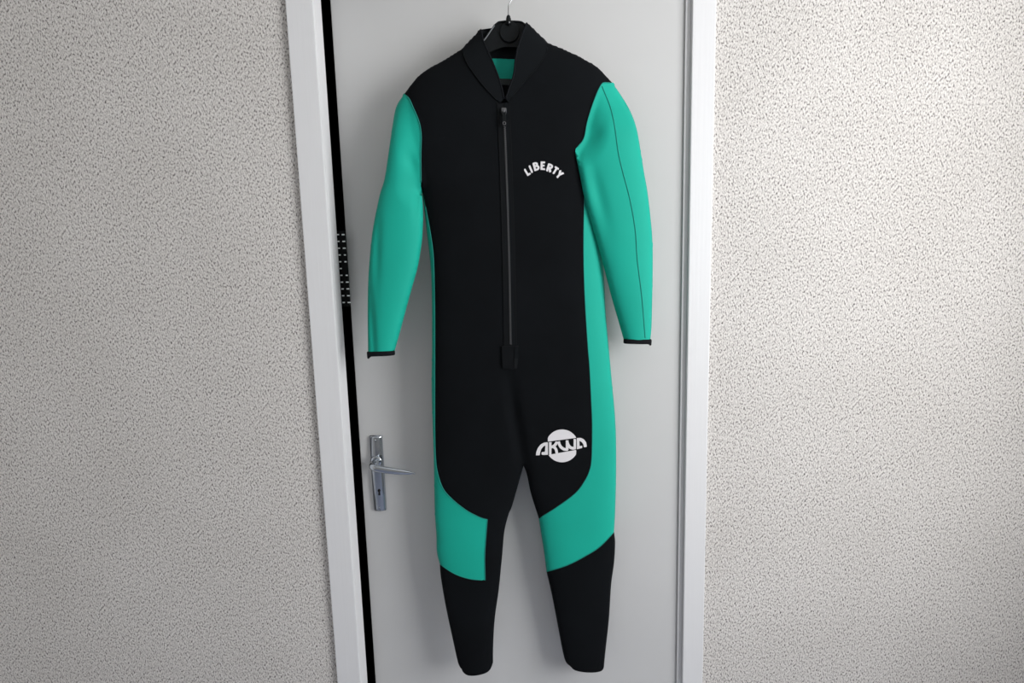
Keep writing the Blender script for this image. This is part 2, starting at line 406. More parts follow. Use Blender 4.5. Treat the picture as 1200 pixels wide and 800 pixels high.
def samp(field, x, z):
    fx = min(max((x-GX0)/G, 0), GNX-1.001); fz = min(max((z-GZ0)/G, 0), GNZ-1.001)
    i, j = int(fx), int(fz); a, b = fx-i, fz-j
    return (field[j, i]*(1-a)+field[j, i+1]*a)*(1-b)+(field[j+1, i]*(1-a)+field[j+1, i+1]*a)*b
def chain(d, names, y):
    out = []
    for nme in names:
        r = nme.startswith('-'); P = plane(d[nme.lstrip('-')], y)
        if r: P = P[::-1]
        out += P[:-1]
    return out
S['hemLx'] = [(540.6, 783), (548, 830), (576, 830), (577.8, 775.7)]
S['hemRx'] = [(668.5, 780.3), (672, 830), (706, 830), (708, 778)]
body_poly = (chain(S, ['cl', 'shl', 'armhL', 'sideL', 'shinL'], YB) + [np.array((at(a, b, YB).x, at(a, b, YB).z)) for a, b in S['hemLx']]
             + chain(S, ['innL', 'innR', 'kneeR', 'shinR'], YB) + [np.array((at(a, b, YB).x, at(a, b, YB).z)) for a, b in S['hemRx']]
             + chain(S, ['outR', 'sideR', 'armhR', 'shr', 'cr'], YB) + [np.array((at(617, 8, YB).x, at(617, 8, YB).z)), np.array((at(564, 8, YB).x, at(564, 8, YB).z))])
def xz(a, b, y): p = at(a, b, y); return np.array((p.x, p.z))
xs = GX0+np.arange(GNX)*G; zs = GZ0+np.arange(GNZ)*G; GX, GZ = np.meshgrid(xs, zs)
def segdist(P):
    d = np.full(GX.shape, 9.)
    P = [np.array(p) for p in P]
    for a, b in zip(P[:-1], P[1:]):
        ab = b-a; t = np.clip(((GX-a[0])*ab[0]+(GZ-a[1])*ab[1])/max(ab@ab, 1e-12), 0, 1)
        d = np.minimum(d, np.hypot(GX-a[0]-t*ab[0], GZ-a[1]-t*ab[1]))
    return d
uB = smooth_edge(screened(raster(body_poly), .045), body_poly, .045)
# torso is thicker than the legs; a crease runs from the zip end to the crotch
zc_ = xz(600, 470, YB)[1]
Tm = .030 + .013*(1/(1+np.exp(-(GZ-zc_)/.07)))
HB = Tm*np.sqrt(np.clip(uB, 0, 1))
cre = segdist(plane([(597, 436), (602, 480), (608, 515), (613.5, 546)], YB-.02))
fade = np.clip((xz(600, 425, YB)[1]-GZ)/.10, 0, 1)*(uB > 0)
HB -= .010*np.exp(-(cre/.014)**2)*fade*np.clip(HB/.03, 0, 1)
rng = np.random.RandomState(5); wob = blur(rng.randn(GNZ//12+2, GNX//12+2), 3)
wob = np.kron(wob, np.ones((12, 12)))[:GNZ, :GNX]; wob = blur(wob, 60)
HB += wob/np.abs(wob).max()*.0035*np.clip(HB/.03, 0, 1)
FRONT_B = YB - HB                            # front surface Y of body
def fB(x, z):
    return samp(FRONT_B, x, z)
def bB(x, z):
    return YB + .42*max(0, YB-samp(FRONT_B, x, z))
# sleeve fields
def sleeve_field(out, inn, seam, ym, extra, T, top):
    o = plane(A[out], ym); i = plane(A[inn], ym)
    poly = o + [xz(*extra[0], ym), xz(*extra[1], ym)] + i[::-1] + [xz(*q, ym) for q in top]
    u = smooth_edge(screened(raster(poly), .040, 700), poly, .040)
    return T*np.sqrt(np.clip(u, 0, 1))
HL = sleeve_field('Lout', 'Linn', 'armL', YSL, [(432, 460), (462, 460)], .036, [(505, 200), (520, 150), (500, 100), (485, 94)])
HR = sleeve_field('Rout', 'Rinn', 'armR', YSR, [(762, 450), (733, 450)], .034, [(660, 165), (650, 120), (680, 80), (700, 80)])
# folds near the armpits
def dent(Hf, px, py, y, amp, sx, sz, rot=0):
    c = xz(px, py, y); dx, dz = GX-c[0], GZ-c[1]; ca, sa = math.cos(rot), math.sin(rot)
    a, b = dx*ca+dz*sa, -dx*sa+dz*ca
    return Hf-amp*np.exp(-(a/sx)**2-(b/sz)**2)*np.clip(Hf/.02, 0, 1)
HL = dent(HL, 489, 196, YSL, .022, .013, .022, .5)
HL = dent(HL, 491, 222, YSL, .014, .006, .040, -.1)
HL = dent(HL, 438.5, 385, YSL, .006, .006, .09)
HL = dent(HL, 444, 290, YSL, .004, .008, .08, -.08)
HR = dent(HR, 690, 160, YSR, .009, .022, .012, .7)
HR = dent(HR, 700, 230, YSR, .004, .012, .06, .25)
def topw(px, py, rr):
    c = xz(px, py, YB); return 1-(lambda t: t*t*(3-2*t))(np.clip(np.hypot(GX-c[0], GZ-c[1])/rr, 0, 1))
MIDL = YSL+(YB-YSL)*topw(474, 109.7, .12)
MIDR = np.minimum(blur(np.minimum(YSR, FRONT_B-.004), 70), FRONT_B-.004)
tr = topw(722, 100, .11); MIDR = MIDR*(1-tr)+YB*tr
dL = segdist(plane(SEAM['armL'], YB-.03)); dR = segdist(plane(SEAM['armR'], YB-.03))
sst = lambda t: t*t*(3-2*t)
wL = 1-sst(np.clip(dL/.055, 0, 1)); wR = 1-sst(np.clip(dR/.050, 0, 1))
# next to the armhole the sleeve takes the height of the shoulder
uU = screened(raster(body_poly) | raster(plane(A['Lout'], YB)+plane(A['Lcuff'], YB)+plane(A['Linn'], YB)[::-1]+[xz(500, 180, YB), xz(500, 110, YB)]), .045, 500)
FU = YB - .043*np.sqrt(np.clip(uU, 0, 1))
upR = raster(body_poly) | raster(plane(A['Rout'], YB)+plane(A['Rcuff'], YB)+plane(A['Rinn'], YB)[::-1]+[xz(660, 165, YB), xz(690, 110, YB)])
FUR = blur(YB - .043*np.sqrt(np.clip(blur(screened(upR, .045, 500), 2), 0, 1)), 3)
FU = np.minimum(FU, FRONT_B)                 # union front near left armhole
nearL = 1-sst(np.clip(dL/.03, 0, 1))
# body front also swells toward the union at the left armhole
FRONT_B = FRONT_B*(1-nearL)+np.minimum(FRONT_B, FU)*nearL
FRONT_L = (MIDL-HL)*(1-wL)+(FRONT_B if False else FU)*wL
BACK_L = (MIDL+.45*HL)*(1-wL)+(YB+.42*np.maximum(0, YB-FU))*wL
nearR = 1-sst(np.clip(dR/.03, 0, 1)); ub_ = uB > 0
FRONT_B = np.where(ub_, FRONT_B*(1-nearR)+np.minimum(FRONT_B, FUR)*nearR, FRONT_B)
FRONT_R = (MIDR-HR)*(1-wR)+(FUR-.0015)*wR
FRONT_R = np.minimum(FRONT_R, np.where(uB > .02, FRONT_B-.0015, 9))
BACK_R = np.minimum(MIDR+.35*HR*(1-tr), np.where(blur(uB, 6) > .03, FRONT_B-.0008, 9))
BACK_R = np.maximum(BACK_R, FRONT_R+.0005)

def on_surface(px, py, field, y0=YB):
    y = y0
    for _ in range(14):
        p = at(px, py, y); y = .5*y+.5*samp(field, p.x, p.z)
    return np.array((p.x, p.z))
STEP = .0042
SNAP = {}
def curve(P, kind, field=None, ym=YB, step=STEP):
    key = (tuple(P[0]), tuple(P[-1]))
    pts = crom(P, 8)
    if kind == 'sil':
        q = [xz(a, b, ym) for a, b in pts]
    else:
        q = [on_surface(a, b, field, ym-.02) for a, b in pts]
        if tuple(P[0]) in SNAP: q[0] = SNAP[tuple(P[0])]
        if tuple(P[-1]) in SNAP: q[-1] = SNAP[tuple(P[-1])]
        # drop samples that jump backwards near the rounded edge
        k = [q[0]]
        for r in q[1:-1]:
            if np.linalg.norm(r-k[-1]) > 5e-4: k.append(r)
        q = k+[q[-1]]
    q = resample(q, step)
    if kind == 'sil': SNAP[tuple(P[0])] = q[0]; SNAP[tuple(P[-1])] = q[-1]
    return q
BC = {n_: curve(S[n_], 'sil') for n_ in ('cl', 'shl', 'sideL', 'shinL', 'hemL', 'innL', 'innR', 'kneeR', 'shinR', 'hemR', 'outR', 'sideR', 'armhR', 'shr', 'cr')}
for n_ in ('armL', 'tL', 'kR', 'kB', 'tR', 'kBR', 'colL', 'colR', 'neckL', 'neckR'):
    if n_ in ('kR',): BC['tL'][-1]; SNAP[(571, 608.5)] = BC['tL'][-1]
    if n_ == 'kB': SNAP[(568.5, 679.6)] = BC['kR'][-1]
    BC[n_] = curve(SEAM[n_], 'seam', FRONT_B)
SN_B = dict(SNAP)
SIL = set()
def key(p): return (round(float(p[0]), 6), round(float(p[1]), 6))
for n_ in ('cl', 'shl', 'sideL', 'shinL', 'innL', 'innR', 'kneeR', 'shinR', 'outR', 'sideR', 'armhR', 'shr', 'cr'):
    for p in BC[n_]: SIL.add(key(p))
def ring(names, tab):
    out = []
    for nme in names:
        P = tab[nme.lstrip('-')]
        if nme[0] == '-': P = P[::-1]
        out += list(P)
    r = [out[0]]
    for p in out[1:]:
        if np.linalg.norm(p-r[-1]) > 6e-4: r.append(p)
    if np.linalg.norm(r[0]-r[-1]) < 6e-4: r.pop()
    return r
def triangulate(poly, step):
    P = np.array(poly); mn, mx = P.min(0), P.max(0)
    pts = []; r = 0; z = mn[1]
    while z < mx[1]:
        x = mn[0]+(step/2 if r % 2 else 0)
        while x < mx[0]: pts.append((x, z)); x += step
        z += step*.87; r += 1
    pts = np.array(pts)
    ins = np.zeros(len(pts), bool); dm = np.full(len(pts), 9.); j = len(P)-1
    for i in range(len(P)):
        a, b = P[j], P[i]
        if a[1] != b[1]:
            c = ((b[1] > pts[:, 1]) != (a[1] > pts[:, 1])) & (pts[:, 0] < (a[0]-b[0])*(pts[:, 1]-b[1])/(a[1]-b[1])+b[0]); ins ^= c
        ab = b-a; L2 = max(ab@ab, 1e-12); t = np.clip(((pts-a)@ab)/L2, 0, 1)
        dm = np.minimum(dm, np.linalg.norm(pts-a-t[:, None]*ab, axis=1)); j = i
    pts = pts[ins & (dm > step*.45)]
    # a denser ring just inside the outline keeps the rounded edge round
    allp = [Vector(p) for p in P]+[Vector(p) for p in pts]
    n = len(P)
    vo, eo, fo, *_ = delaunay_2d_cdt(allp, [(i, (i+1) % n) for i in range(n)], [list(range(n))], 1, 1e-7)
    return [np.array((v.x, v.y)) for v in vo], [tuple(f) for f in fo]
def sheet(name, poly, front, back, m, parent, step=.0048, sil=None, ymid=YB, offset=0):
    vs, fs = triangulate(poly, step)
    n = len(vs); V = []; Fc = []
    silk = sil if sil is not None else SIL
    def near(p): return key(p) in silk
    if front is not None:
        for p in vs:
            V.append((p[0], ymid if near(p) else samp(front, *p)-offset, p[1]))
        Fc += [f for f in fs]
    if back is not None:
        o = len(V)
        for p in vs: V.append((p[0], ymid if near(p) else samp(back, *p), p[1]))
        Fc += [tuple(o+i for i in reversed(f)) for f in fs]
    bm = bmesh.new()
    bv = [bm.verts.new(v) for v in V]
    for f in Fc:
        try: bm.faces.new([bv[i] for i in f])
        except ValueError: pass
    if front is not None and back is not None: bmesh.ops.remove_doubles(bm, verts=bm.verts, dist=1e-5)
    # orient: front faces look to -Y
    bm.normal_update()
    bv0 = [f for f in bm.faces if abs(f.normal.y) > .9]
    if front is not None and bv0:
        lo = min(bv0, key=lambda f: f.calc_center_median().y)
        if lo.normal.y > 0: bmesh.ops.reverse_faces(bm, faces=bm.faces)
    me = bpy.data.meshes.new(name); bm.to_mesh(me); bm.free(); me.materials.append(m)
    for p in me.polygons: p.use_smooth = True
    o = bpy.data.objects.new(name, me); C.objects.link(o)
    keep(o, parent); return o
BACK_B = YB + .42*np.maximum(0, YB-FRONT_B)

suit = empty('wetsuit', (0, YB, xz(620, 783, YB)[1]), 'black and teal full-length wetsuit hanging in front of the white door', 'wetsuit')
torso_ring = ring(['colL', 'zipgap', '-colR', '-shr', '-armhR', 'tR', '-innR', '-innL', '-hemL', '-shinL', '-kB', '-kR', '-tL', '-armL', '-shl'],
                  {**BC, 'zipgap': [BC['colL'][-1], BC['colR'][-1]], 'armL': BC['armL']})
sheet('torso_panel', torso_ring, FRONT_B, None, M['neo'], suit)
o = sheet('side_panel', ring(['sideL', '-kB', '-kR', '-tL'], BC), FRONT_B, BACK_B, M['teal'], suit); o['label'] = 'teal side and knee panel on the left edge of the suit'
o = sheet('side_panel', ring(['tR', 'kneeR', 'kBR', 'sideR'], BC), FRONT_B, BACK_B, M['teal'], suit); o['label'] = 'teal side and knee panel on the right edge of the suit'
sheet('shin_panel', ring(['shinR', 'hemR', 'outR', '-kBR'], BC), FRONT_B, BACK_B, M['neo'], suit)
# back of the suit
back_ring = ring(['cl', 'shl', 'armL', 'tL', 'kR', 'kB', 'shinL', 'hemL', 'innL', 'innR', '-tR', 'armhR', 'shr', 'cr'], BC)
sheet('back_panel', back_ring, None, BACK_B, M['neo'], suit, step=.008)
# collar: raised stand-up collar in two flaps
CF = FRONT_B-.0022
o = sheet('collar', ring(['cl', 'colL', '-neckL'], BC), CF, None, M['neoC'], suit, step=.004)
o = sheet('collar', ring(['-cr', 'colR', 'nz', '-neckR'], {**BC, 'nz': [BC['colR'][-1], BC['neckR'][-1]]}), CF, None, M['neoC'], suit, step=.004)
# sleeves
SN_L = {}
def sleeve(tag_, ym, FR, BK, seamn, label):
    global SNAP
    SNAP = {}
    MD = MIDR if tag_ == 'R' else MIDL
    co_ = resample([on_surface(a, b, MD, ym) for a, b in crom(A[tag_+'out'], 8)], STEP)
    ci = resample([on_surface(a, b, MD, ym) for a, b in crom(A[tag_+'inn'], 8)], STEP)
    cs = curve(SEAM[seamn], 'seam', FRONT_B)
    cs[0] = co_[0]; cs[-1] = ci[0]
    cc = curve(A[tag_+'cuff'], 'seam', FR, ym); cc[0] = co_[-1]; cc[-1] = ci[-1]
    tab = {'o': co_, 'i': ci, 's': cs, 'c': cc}
    rg = ring(['o', 'c', '-i', '-s'], tab)
    vs, fs = triangulate(rg, .0048)
    sk = {key(p) for p in co_[2:]} | {key(p) for p in ci[2:]}
    bm = bmesh.new(); n = len(vs); f1, f2 = [], []
    for p in vs:
        if key(p) in sk:
            y = samp(MIDR if tag_ == 'R' else MIDL, *p)
            if tag_ == 'R' and p[0] < ci[-1][0]-.002 and samp(uB, *p) > .02 and any(np.linalg.norm(p-c_) < 1e-5 for c_ in ci): y = min(y, samp(FRONT_B, *p)-.002)
            v = bm.verts.new((p[0], y, p[1])); f1.append(v); f2.append(v)
        else:
            f1.append(bm.verts.new((p[0], samp(FR, *p), p[1]))); f2.append(bm.verts.new((p[0], samp(BK, *p), p[1])))
    for f in fs:
        for L_, rv in ((f1, False), (f2, True)):
            vv = [L_[i] for i in f]
            if rv: vv.reverse()
            try: bm.faces.new(vv)
            except ValueError: pass
    bm.normal_update()
    lo = min(bm.faces, key=lambda f: f.calc_center_median().y)
    if lo.normal.y > 0: bmesh.ops.reverse_faces(bm, faces=bm.faces)
    me = bpy.data.meshes.new('sleeve'); bm.to_mesh(me); bm.free(); me.materials.append(M['teal'])
    for p in me.polygons: p.use_smooth = True
    o = bpy.data.objects.new('sleeve', me); C.objects.link(o); keep(o, suit); o['label'] = label
    return o, tab
slL, tabL = sleeve('L', YSL, FRONT_L, BACK_L, 'armL', 'teal sleeve on the left of the photo, falling clear of the body')
slR, tabR = sleeve('R', YSR, FRONT_R, BACK_R, 'armR', 'teal sleeve on the right of the photo with a long stitched seam')

def ribbon_tube(name, pts3, r, m, parent):
    o = tube(name, pts3, r, m, None, 6)
    keep(o, suit) if parent is suit else None
    if parent is not suit:
        o.parent = parent; o.matrix_parent_inverse = Matrix.Translation(-Vector(suit.location)) @ Matrix.Translation(Vector((0, 0, 0)))
    return o
def seam_line(name, P, field, m, r=.0009, off=.0004, parent=suit, end=0):
    q = resample(crom(P, 6), 3.0)
    pts = []
    for a, b in q:
        p = on_surface(a, b, field); pts.append(Vector((p[0], samp(field, *p)-off, p[1])))
    if end: pts = pts[end:-end]
    return keep(tube(name, pts, r, m, None, 6), parent)
# visible stitched seams
seam_line('seam', SEAM['tL'][1:], FRONT_B, M['tealS'])
seam_line('seam', SEAM['kR'], FRONT_B, M['tealS'])
seam_line('seam', SEAM['kB'], FRONT_B, M['tealS'], end=1)
seam_line('seam', SEAM['tR'][1:], FRONT_B, M['tealS'], end=1)
seam_line('seam', SEAM['kBR'], FRONT_B, M['tealS'], end=1)
seam_line('seam', SEAM['armL'], FRONT_B, M['tealS'], end=1)
seam_line('seam', SEAM['armR'], FRONT_R, M['tealS'], end=1)
seam_line('seam', [(705.5, 101), (715.5, 126), (720.7, 149.6), (724.7, 178.5), (730.3, 203), (737.8, 231.5), (744.4, 268), (747, 305), (752.2, 347), (756.2, 396)], FRONT_R, M['tealS'], r=.0008)
seam_line('seam', SEAM['colL'], CF, M['blkS'], r=.0006, end=2)
seam_line('seam', SEAM['colR'], CF, M['blkS'], r=.0006, end=2)
# rolled edges of the neck opening
for nm in ('neckL', 'neckR'):
    pts = [Vector((p[0], samp(CF, *p)+.0008, p[1])) for p in BC[nm][2:]]
    keep(tube('neck_binding', pts, .0019, M['bind'], None, 8), suit)
# cuffs: black bindings closing round the sleeve ends
def cuff(tab, FR, BK, h, px_low):
    top = tab['c']; n = len(top); rows = []
    def pair(p): return samp(FR, *p), samp(BK, *p)
    tang = top[-1]-top[0]; tang = tang/np.linalg.norm(tang); nrm = np.array((tang[1], -tang[0]))
    if nrm[1] > 0: nrm = -nrm
    loopF, loopB = [], []
    y0 = (pair(top[n//2])[0]+pair(top[n//2])[1])/2
    cx = (top[0]+top[-1])/2; hw = np.linalg.norm(top[-1]-top[0])/2
    vs, fs = [], []; K = 40
    fy, by = pair(top[n//2]); dep = (by-fy)/2
    for lev, (dh, sc) in enumerate([(-.0015, .97), (0, 1.035), (.4, 1.04), (.9, 1.03), (1, .99), (1.0, .93), (.5, .92)]):
        for k in range(K):
            an = 2*math.pi*k/K; ca, sa = math.cos(an), math.sin(an)
            # profile of the flattened tube end: superellipse
            ex = math.copysign(abs(ca)**.9, ca)*hw*sc; ey = math.copysign(abs(sa)**.8, sa)*dep*sc
            hh = dh*h if abs(dh) > .01 else dh
            extra = px_low(ca)*max(0, dh if dh > .01 else 0)
            q = cx+tang*ex+nrm*(hh+extra)
            vs.append((q[0], y0+ey, q[1]))
    L_ = 7
    for i in range(L_-1):
        for k in range(K): fs.append((i*K+k, i*K+(k+1) % K, (i+1)*K+(k+1) % K, (i+1)*K+k))
    o = mesh_obj('cuff', vs, fs, M['bind'], None, True); keep(o, suit); return o
cuff(tabL, FRONT_L, BACK_L, .0085, lambda c: .006*max(0, -c)**6)
cuff(tabR, FRONT_R, BACK_R, .0085, lambda c: .004*max(0, -c)**8)

# lining seen in the neck: black band, teal back, woven label
def patch(name, px, off, m, field, step=.004, th=.0012):
    """thin raised patch following a surface"""
    q = [on_surface(a, b, field) for a, b in px]
    q = resample(q+[q[0]], step)[:-1]
    vs, fs = triangulate(q, step); n = len(vs)
    V = [(p[0], samp(field, *p)-off-th, p[1]) for p in vs]+[(p[0], samp(field, *p)-off, p[1]) for p in vs]
    F_ = list(fs)+[tuple(n+i for i in reversed(f)) for f in fs]
    kq = [min(range(n), key=lambda i: (vs[i][0]-r[0])**2+(vs[i][1]-r[1])**2) for r in q]
    for i in range(len(kq)):
        a, b = kq[i], kq[(i+1) % len(kq)]
        if a != b: F_.append((a, b, n+b, n+a))
    bm = bmesh.new(); bv = [bm.verts.new(v) for v in V]
    for f in F_:
        try: bm.faces.new([bv[i] for i in f])
        except ValueError: pass
    o = bm_obj(name, bm, m, None); keep(o, suit); return o
patch('lining_band', [(560, 37), (574, 36.5), (580, 44), (600, 47), (620, 40), (622, 71), (556, 69)], .004, M['neoC'], BACK_B)
o = patch('lining', [(562, 69.3), (622, 69.8), (612, 94), (575, 92.5)], .004, M['teal'], BACK_B); o['label'] = 'teal lining at the back of the neck'
patch('neck_label', [(572, 92.8), (612, 94.2), (604, 101), (580, 100)], .0045, M['label'], BACK_B)
patch('lining_flap', [(574, 99.5), (608, 100.5), (602, 132), (580, 132)], .004, M['neo'], BACK_B)

# zip: tape, stitch lines, two rows of teeth, slider, pull and the end tab
ztop, zbot = (590.2, 121), (598.4, 406)
def zx(t): return (ztop[0]+(zbot[0]-ztop[0])*t + 1.2*math.sin(t*math.pi), ztop[1]+(zbot[1]-ztop[1])*t)
def strip(name, dx0, dx1, off, th, m, t0=0, t1=1, parent=suit, n=110):
    vs, fs = [], []
    for i in range(n+1):
        t = t0+(t1-t0)*i/n; a, b = zx(t)
        for d in (dx0, (dx0+dx1)/2, dx1):
            p = on_surface(a+d, b, FRONT_B); y = samp(FRONT_B, *p)-off
            vs += [(p[0], y-th, p[1]), (p[0], y, p[1])]
    for i in range(n):
        o = i*6
        fs += [(o, o+2, o+8, o+6), (o+2, o+4, o+10, o+8), (o, o+6, o+7, o+1), (o+4, o+5, o+11, o+10)]
    return keep(mesh_obj(name, vs, fs, m), parent)
strip('zip_tape', -7.5, 7.5, .0003, .0009, M['zipp'])
for dx in (-7.2, 7.0): strip('zip_stitching', dx-.35, dx+.35, .0012, .0006, M['blkS'])
strip('zip_flap', .9, 4.6, .0012, .0009, M['neoC'])
vs, fs = [], []
for i in range(118):
    t = .05+.945*i/118; a, b = zx(t)
    for sgn in (-1, 1):
        p = on_surface(a+sgn*.55+.2, b+(.45 if sgn > 0 else -.4), FRONT_B); y = samp(FRONT_B, *p)-.0016; k = len(vs)
        for dx in (-.0012, .0012):
            for dy in (-.0011, .0008):
                for dz in (-.0007, .0007): vs.append((p[0]+dx, y+dy, p[1]+dz))
        fs += [(k+a_, k+b_, k+c_, k+d_) for a_, b_, c_, d_ in ((0, 1, 3, 2), (4, 6, 7, 5), (0, 2, 6, 4), (1, 5, 7, 3), (0, 4, 5, 1), (2, 3, 7, 6))]
zt = keep(mesh_obj('zip_teeth', vs, fs, M['zipm']), suit); zt['kind'] = 'stuff'
# slider body (wedge) and pull
a, b = zx(.035); sp = on_surface(a, b, FRONT_B); sy = samp(FRONT_B, *sp)
bm = bmesh.new()
sw = [(-.0042, .006), (.0042, .006), (.0048, .001), (.0030, -.007), (-.0030, -.007), (-.0048, .001)]
vv = [bm.verts.new((sp[0]+x_, sy-.0065, sp[1]+z_)) for x_, z_ in sw]; v2 = [bm.verts.new((sp[0]+x_*1.15, sy-.001, sp[1]+z_*1.1)) for x_, z_ in sw]
bm.faces.new(vv); bm.faces.new(v2[::-1])
for i in range(6): bm.faces.new((vv[i], v2[i], v2[(i+1) % 6], vv[(i+1) % 6]))
bmesh.ops.bevel(bm, geom=list(bm.edges), offset=.0006, segments=2, affect='EDGES')
sl = keep(bm_obj('zip_slider', bm, M['zipm'], None), suit)
v, f = loft([(sp[0], sy-.0065, sp[1]+.003), (sp[0], sy-.0105, sp[1]+.001), (sp[0], sy-.0105, sp[1]-.003), (sp[0], sy-.0065, sp[1]-.005)], [(.0009, .0014)]*4, 8, side=Vector((1, 0, 0)))
keep(mesh_obj('slider_bridge', v, f, M['zipm'], None, True), suit)
bm = bmesh.new(); bx(bm, (sp[0]-.0036, sy-.0105, sp[1]-.030), (sp[0]+.0036, sy-.0085, sp[1]-.002), .0008, 2)
keep(bm_obj('zip_pull', bm, M['plastic'], None), suit)
v, f = [], []
rp = [Vector((sp[0]+.0028*math.cos(t), sy-.0115, sp[1]-.025+.0028*math.sin(t))) for t in np.linspace(0, 2*math.pi, 17)]
v, f = loft(rp, [(.0007, .0007)]*17, 6, False, Vector((0, 1, 0))); keep(mesh_obj('pull_ring', v, f, M['zipm'], None, True), suit)
# end tab at the bottom of the zip
patch('zip_tab', [(588, 405), (607.3, 405), (607.5, 418), (606.5, 431), (602, 432.5), (589, 431)], .0016, M['zipp'], FRONT_B, .003, .0022)
patch('tab_fold', [(603.2, 406), (607.0, 406), (607.2, 417), (603, 419)], .0040, M['neoC'], FRONT_B, .003, .0012)
patch('tab_fold', [(602.5, 420), (607.0, 420), (606, 431), (602.5, 431.5)], .0040, M['blkS'], FRONT_B, .003, .0012)
seam_line('tab_stitching', [(587.5, 405.3), (597, 405.1), (607.8, 405.2)], FRONT_B-.0036, M['blkS'], r=.0006)

# ------------------------------------------------------------------ printed lettering and emblem on the suit
def prt(name, polys, m, off=.0006, th=.0004, parent=suit):
    """flat print: pixel-space outlines laid onto the cloth surface"""
    V, F_ = [], []
    for poly in polys:
        P = np.array(poly); q = resample(list(P)+[P[0]], 1.6)[:-1]
        q = [np.array(p) for p in q]
        vo, eo, fo, *_ = delaunay_2d_cdt([Vector(p) for p in q], [(i, (i+1) % len(q)) for i in range(len(q))], [list(range(len(q)))], 1, 1e-6)
        k = len(V); n = len(vo)
        for lay in (th, 0):
            for p in vo:
                s = on_surface(p.x, p.y, FRONT_B); V.append((s[0], samp(FRONT_B, *s)-off-lay, s[1]))
        F_ += [tuple(k+i for i in f) for f in fo]+[tuple(k+n+i for i in reversed(f)) for f in fo]
        for a, b in [(e[0], e[1]) for e in eo]:
            c = sum(1 for f in fo if a in f and b in f)
            if c == 1: F_.append((k+a, k+b, k+n+b, k+n+a))
    bm = bmesh.new(); bv = [bm.verts.new(v) for v in V]
    for f in F_:
        try: bm.faces.new([bv[i] for i in f])
        except ValueError: pass
    o = bm_obj(name, bm, m, None); keep(o, parent); return o
def stroke(P, wd):
    """outline of a thick polyline with mitred corners"""
    P = [np.array(p, float) for p in P]; L_, R_ = [], []
    for i, p in enumerate(P):
        d1 = (p-P[i-1]) if i else (P[1]-p); d2 = (P[i+1]-p) if i < len(P)-1 else d1
        d1 = d1/np.linalg.norm(d1); d2 = d2/np.linalg.norm(d2)
        n1 = np.array((-d1[1], d1[0])); n2 = np.array((-d2[1], d2[0])); nn = n1+n2; nn = nn/np.linalg.norm(nn)
        k = min(1.6, 1/max(.3, nn@n1)); L_.append(p+nn*wd/2*k); R_.append(p-nn*wd/2*k)
    return L_+R_[::-1]
W_ = 2.5
def arc(cx, cy, rx, ry, a0, a1, n=8): return [(cx+rx*math.cos(t), cy+ry*math.sin(t)) for t in np.linspace(math.radians(a0), math.radians(a1), n)]
# glyphs in a box: x right, y up, cap height 10
GL = {'L': [([(1.3, 10), (1.3, 0)], W_), ([(0, 1.2), (5.4, 1.2)], 2.4)],
      'I': [([(1.3, 10), (1.3, 0)], W_)],
      'B': [([(1.3, 10), (1.3, 0)], W_), ([(1.3, 8.9), (3.4, 8.9)]+arc(3.6, 7.3, 1.6, 1.6, 80, -80)+[(1.3, 5.6)], 2.1), ([(1.3, 5.4), (3.6, 5.4)]+arc(3.9, 3.3, 2.0, 2.1, 80, -80)+[(1.3, 1.1)], 2.2)],
      'E': [([(1.3, 10), (1.3, 0)], W_), ([(0.1, 8.9), (5.4, 8.9)], 2.2), ([(.1, 5.1), (4.9, 5.1)], 2.0), ([(.1, 1.1), (5.5, 1.1)], 2.2)],
      'R': [([(1.3, 10), (1.3, 0)], W_), ([(1.3, 8.8), (3.6, 8.8)]+arc(3.9, 6.9, 1.9, 1.9, 80, -80)+[(1.3, 5.0)], 2.2), ([(3.2, 5.0), (5.6, .1)], 2.7)],
      'T': [([(3, 10), (3, 0)], W_), ([(0, 8.8), (6, 8.8)], 2.4)],
      'Y': [([(3.2, 5.0), (3.2, 0)], W_), ([(.7, 9.9), (3.2, 4.6)], 2.6), ([(5.7, 9.9), (3.2, 4.6)], 2.6)]}
# letters along the arch: (char, base-centre px, base-centre py, rotation deg clockwise, half width, scale)
LET = [('L', 620.3, 205.2, -31, 2.7, .90), ('I', 623.9, 202.4, -24, 1.3, .92), ('B', 629.2, 199.9, -15, 3.0, 1.0), ('E', 636.0, 199.2, 2, 2.8, 1.0),
       ('R', 642.3, 201.2, 17, 2.9, .97), ('T', 648.3, 203.8, 31, 3.0, .92), ('Y', 652.6, 208.2, 40, 3.2, .95)]
mark = empty('lettering', (0, 0, 0)); keep(mark, suit)
for ch, bx_, by_, rot, hwid, sc in LET:
    r = math.radians(rot); polys = []
    for P, wd in GL[ch]:
        out = []
        for x_, y_ in stroke(P, wd):
            lx, ly = (x_-hwid)*sc, -y_*sc
            out.append((bx_+lx*math.cos(r)-ly*math.sin(r), by_+lx*math.sin(r)+ly*math.cos(r)))
        polys.append(out)
    o = prt('letter', polys, M['white'])
    o.parent = mark
